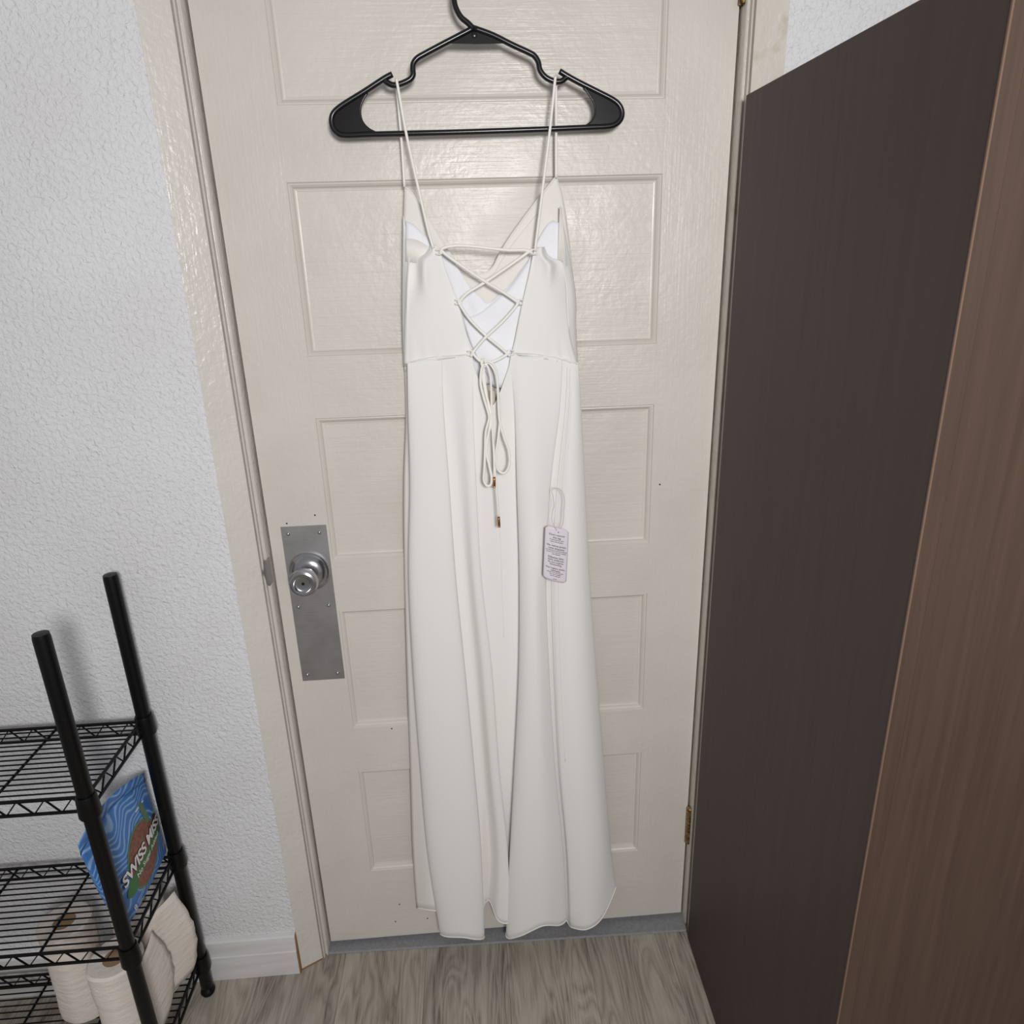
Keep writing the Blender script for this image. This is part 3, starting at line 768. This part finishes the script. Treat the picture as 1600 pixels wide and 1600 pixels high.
bm = bmesh.new(); bm.from_mesh(body.data); bmesh.ops.remove_doubles(bm, verts=bm.verts, dist=.0012); bmesh.ops.recalc_face_normals(bm, faces=bm.faces); bm.to_mesh(body.data); bm.free()
mb = MB(); mb.grid([[bagp(i/20, 1, 1)+Vector((0, 0, dz)) for i in range(21)] for dz in (0, .010, .020)]); mb.build('top_seal', m_bag, bag, smooth=3.2, solid=.001)
BW, BH = .175, .2
def bxy(x, y, off): return bagp(x/BW, y/BH, 1, off)
ca, sa = math.cos(.20), math.sin(.20)
def printed(name, v0, f0, cx, cy, mat, off, rot=True, par=None):
    mb_ = MB(); c_, s_ = (ca, sa) if rot is True else (math.cos(rot), math.sin(rot))
    mb_.add([bxy(cx+x*c_-y*s_, cy+x*s_+y*c_, off) for x, y, *_ in v0], f0)
    return mb_.build(name, mat, par or body)
def ell(a, b, n=40): return [(a*math.cos(2*math.pi*k/n), b*math.sin(2*math.pi*k/n)) for k in range(n)]
def fan(e): return [(0, 0)]+[(x*t_, y*t_) for t_ in (.5, 1) for x, y in e], [(0, 1+i, 1+(i+1) % len(e)) for i in range(len(e))]+[(1+i, 1+len(e)+i, 1+len(e)+(i+1) % len(e), 1+(i+1) % len(e)) for i in range(len(e))]
OX, OY = .102, .078
printed('logo_rim', *fan(ell(.050, .066)), OX, OY, m_green2, .0006, -.35)
printed('logo_oval', *fan(ell(.046, .061)), OX, OY, m_brown, .0010, -.35)
def quad(w_, h_, n=14, taper=0):
    vv_ = []; ff_ = []
    for i in range(n+1):
        x = -w_/2+w_*i/n; k = 1-taper*abs(2*i/n-1)**3
        vv_ += [(x, -h_/2*k), (x, h_/2*k)]
    for i in range(n): ff_.append((2*i, 2*i+2, 2*i+3, 2*i+1))
    return vv_, ff_
printed('logo_banner', *quad(.128, .019), OX+.004, OY-.010, m_green, .0014)
printed('logo_leaf', *quad(.034, .026, 14, .9), OX-.054, OY-.030, m_green, .0013, .25)
printed('logo_leaf', *quad(.013, .05, 8, .3), OX+.034, OY+.068, m_green2, .0013, .05)
printed('chocolate_piece', *quad(.020, .04, 8, .5), OX+.060, OY+.025, m_choc, .0012, .4)
printed('chocolate_piece', *quad(.016, .022, 6, .4), .012, .045, m_choc, .0012, .4)
v0, f0 = text_mesh('SWISS MISS', .0300, shear=.25, bold=.0019, space=.95); printed('brand_outline', v0, f0, OX-.004, OY+.010, m_navy, .0018)
v0, f0 = text_mesh('SWISS MISS', .0300, shear=.25, bold=.0008, space=.95); printed('brand_lettering', v0, f0, OX-.004, OY+.010, m_white, .0022)
v0, f0 = text_mesh('No Sugar Added', .0135, shear=.15, bold=.0002); printed('banner_lettering', v0, f0, OX+.006, OY-.011, m_white, .0023)
printed('small_lettering', *quad(.030, .003, 6), OX+.03, .165, m_white, .0010)
v0, f0 = text_mesh('8', .018, bold=.0002); printed('count_lettering', v0, f0, .040, .010, m_white, .0012)
printed('nutrition_lettering', *quad(.03, .0012, 4), .06, .018, m_white, .0010); printed('nutrition_lettering', *quad(.03, .0012, 4), .062, .013, m_white, .0010)

# ------------------------------------------------------------------ paper rolls
def roll(loc, h, r, lean, a0, label, flap=True):
    t = empty('paper_roll'); tag(t, label, 'paper roll', 'paper rolls on the bottom shelf')
    mb_ = MB(); n = 56; prf = [(.019, .004), (.0195, .001), (r-.004, 0), (r, .004)]
    for k in range(9): prf.append((r*(1-.035*math.sin(math.pi*k/8)**2+.012*math.sin(k*2.3)), .006+(h-.012)*k/8))
    prf += [(r, h-.004), (r-.004, h), (.0195, h-.001), (.019, h-.004)]
    v_ = []; f_ = []; m_ = len(prf)
    for i, (rr, z) in enumerate(prf):
        for k in range(n):
            th = 2*math.pi*k/n; q = rr*(1+(.03*math.sin(3*th+a0+6*z)+.012*math.sin(7*th-9*z) if rr > .03 else 0))
            v_.append((q*math.cos(th), q*math.sin(th), z))
    for i in range(m_):
        for k in range(n):
            j = (i+1) % m_; f_.append((i*n+k, i*n+(k+1) % n, j*n+(k+1) % n, j*n+k))
    mb_.add(v_, f_); b_ = mb_.build('roll_body', m_paper, t, smooth=.8)
    mb_ = MB(); mb_.lathe([(.0175, .002), (.0190, .002), (.0190, h-.002), (.0175, h-.002)], (0, 0, 0), (0, 0, 1), 24); mb_.build('core', m_core, t, smooth=.8)
    if flap:
        mb_ = MB(); rows_ = []
        for j in range(15):
            z = .012+(h-.02)*j/14; row = []
            for i in range(19):
                s_ = i/18; th = a0-1.5+s_*1.5; jag = .0012*((j*7) % 3-1) if i == 18 else 0
                q = r*1.035+.0010+.030*max(0, s_-.45)**2*3.2*(.45+.9*math.sin(math.pi*(j+2)/17))
                row.append((q*math.cos(th)+jag, q*math.sin(th), z-.01*s_*math.sin(3*j)*.2))
            rows_.append(row)
        mb_.grid(rows_); mb_.build('loose_sheet', m_paper, t, smooth=3.2, solid=.0005)
    t.location = loc; t.rotation_euler = lean
    return t
roll((-.312, -.1430, .1015), .225, .046, (math.radians(0), math.radians(0), 0), .35, 'white paper roll with a loose torn sheet, farther one on the bottom shelf')
roll((-.309, -.2420, .1015), .205, .046, (0, math.radians(0), 0), .9, 'white paper roll standing at the front corner of the bottom shelf')
roll((-.435, -.165, .1015), .215, .046, (0, 0, 0), 3.6, 'white paper roll farthest from the door on the bottom shelf', False)
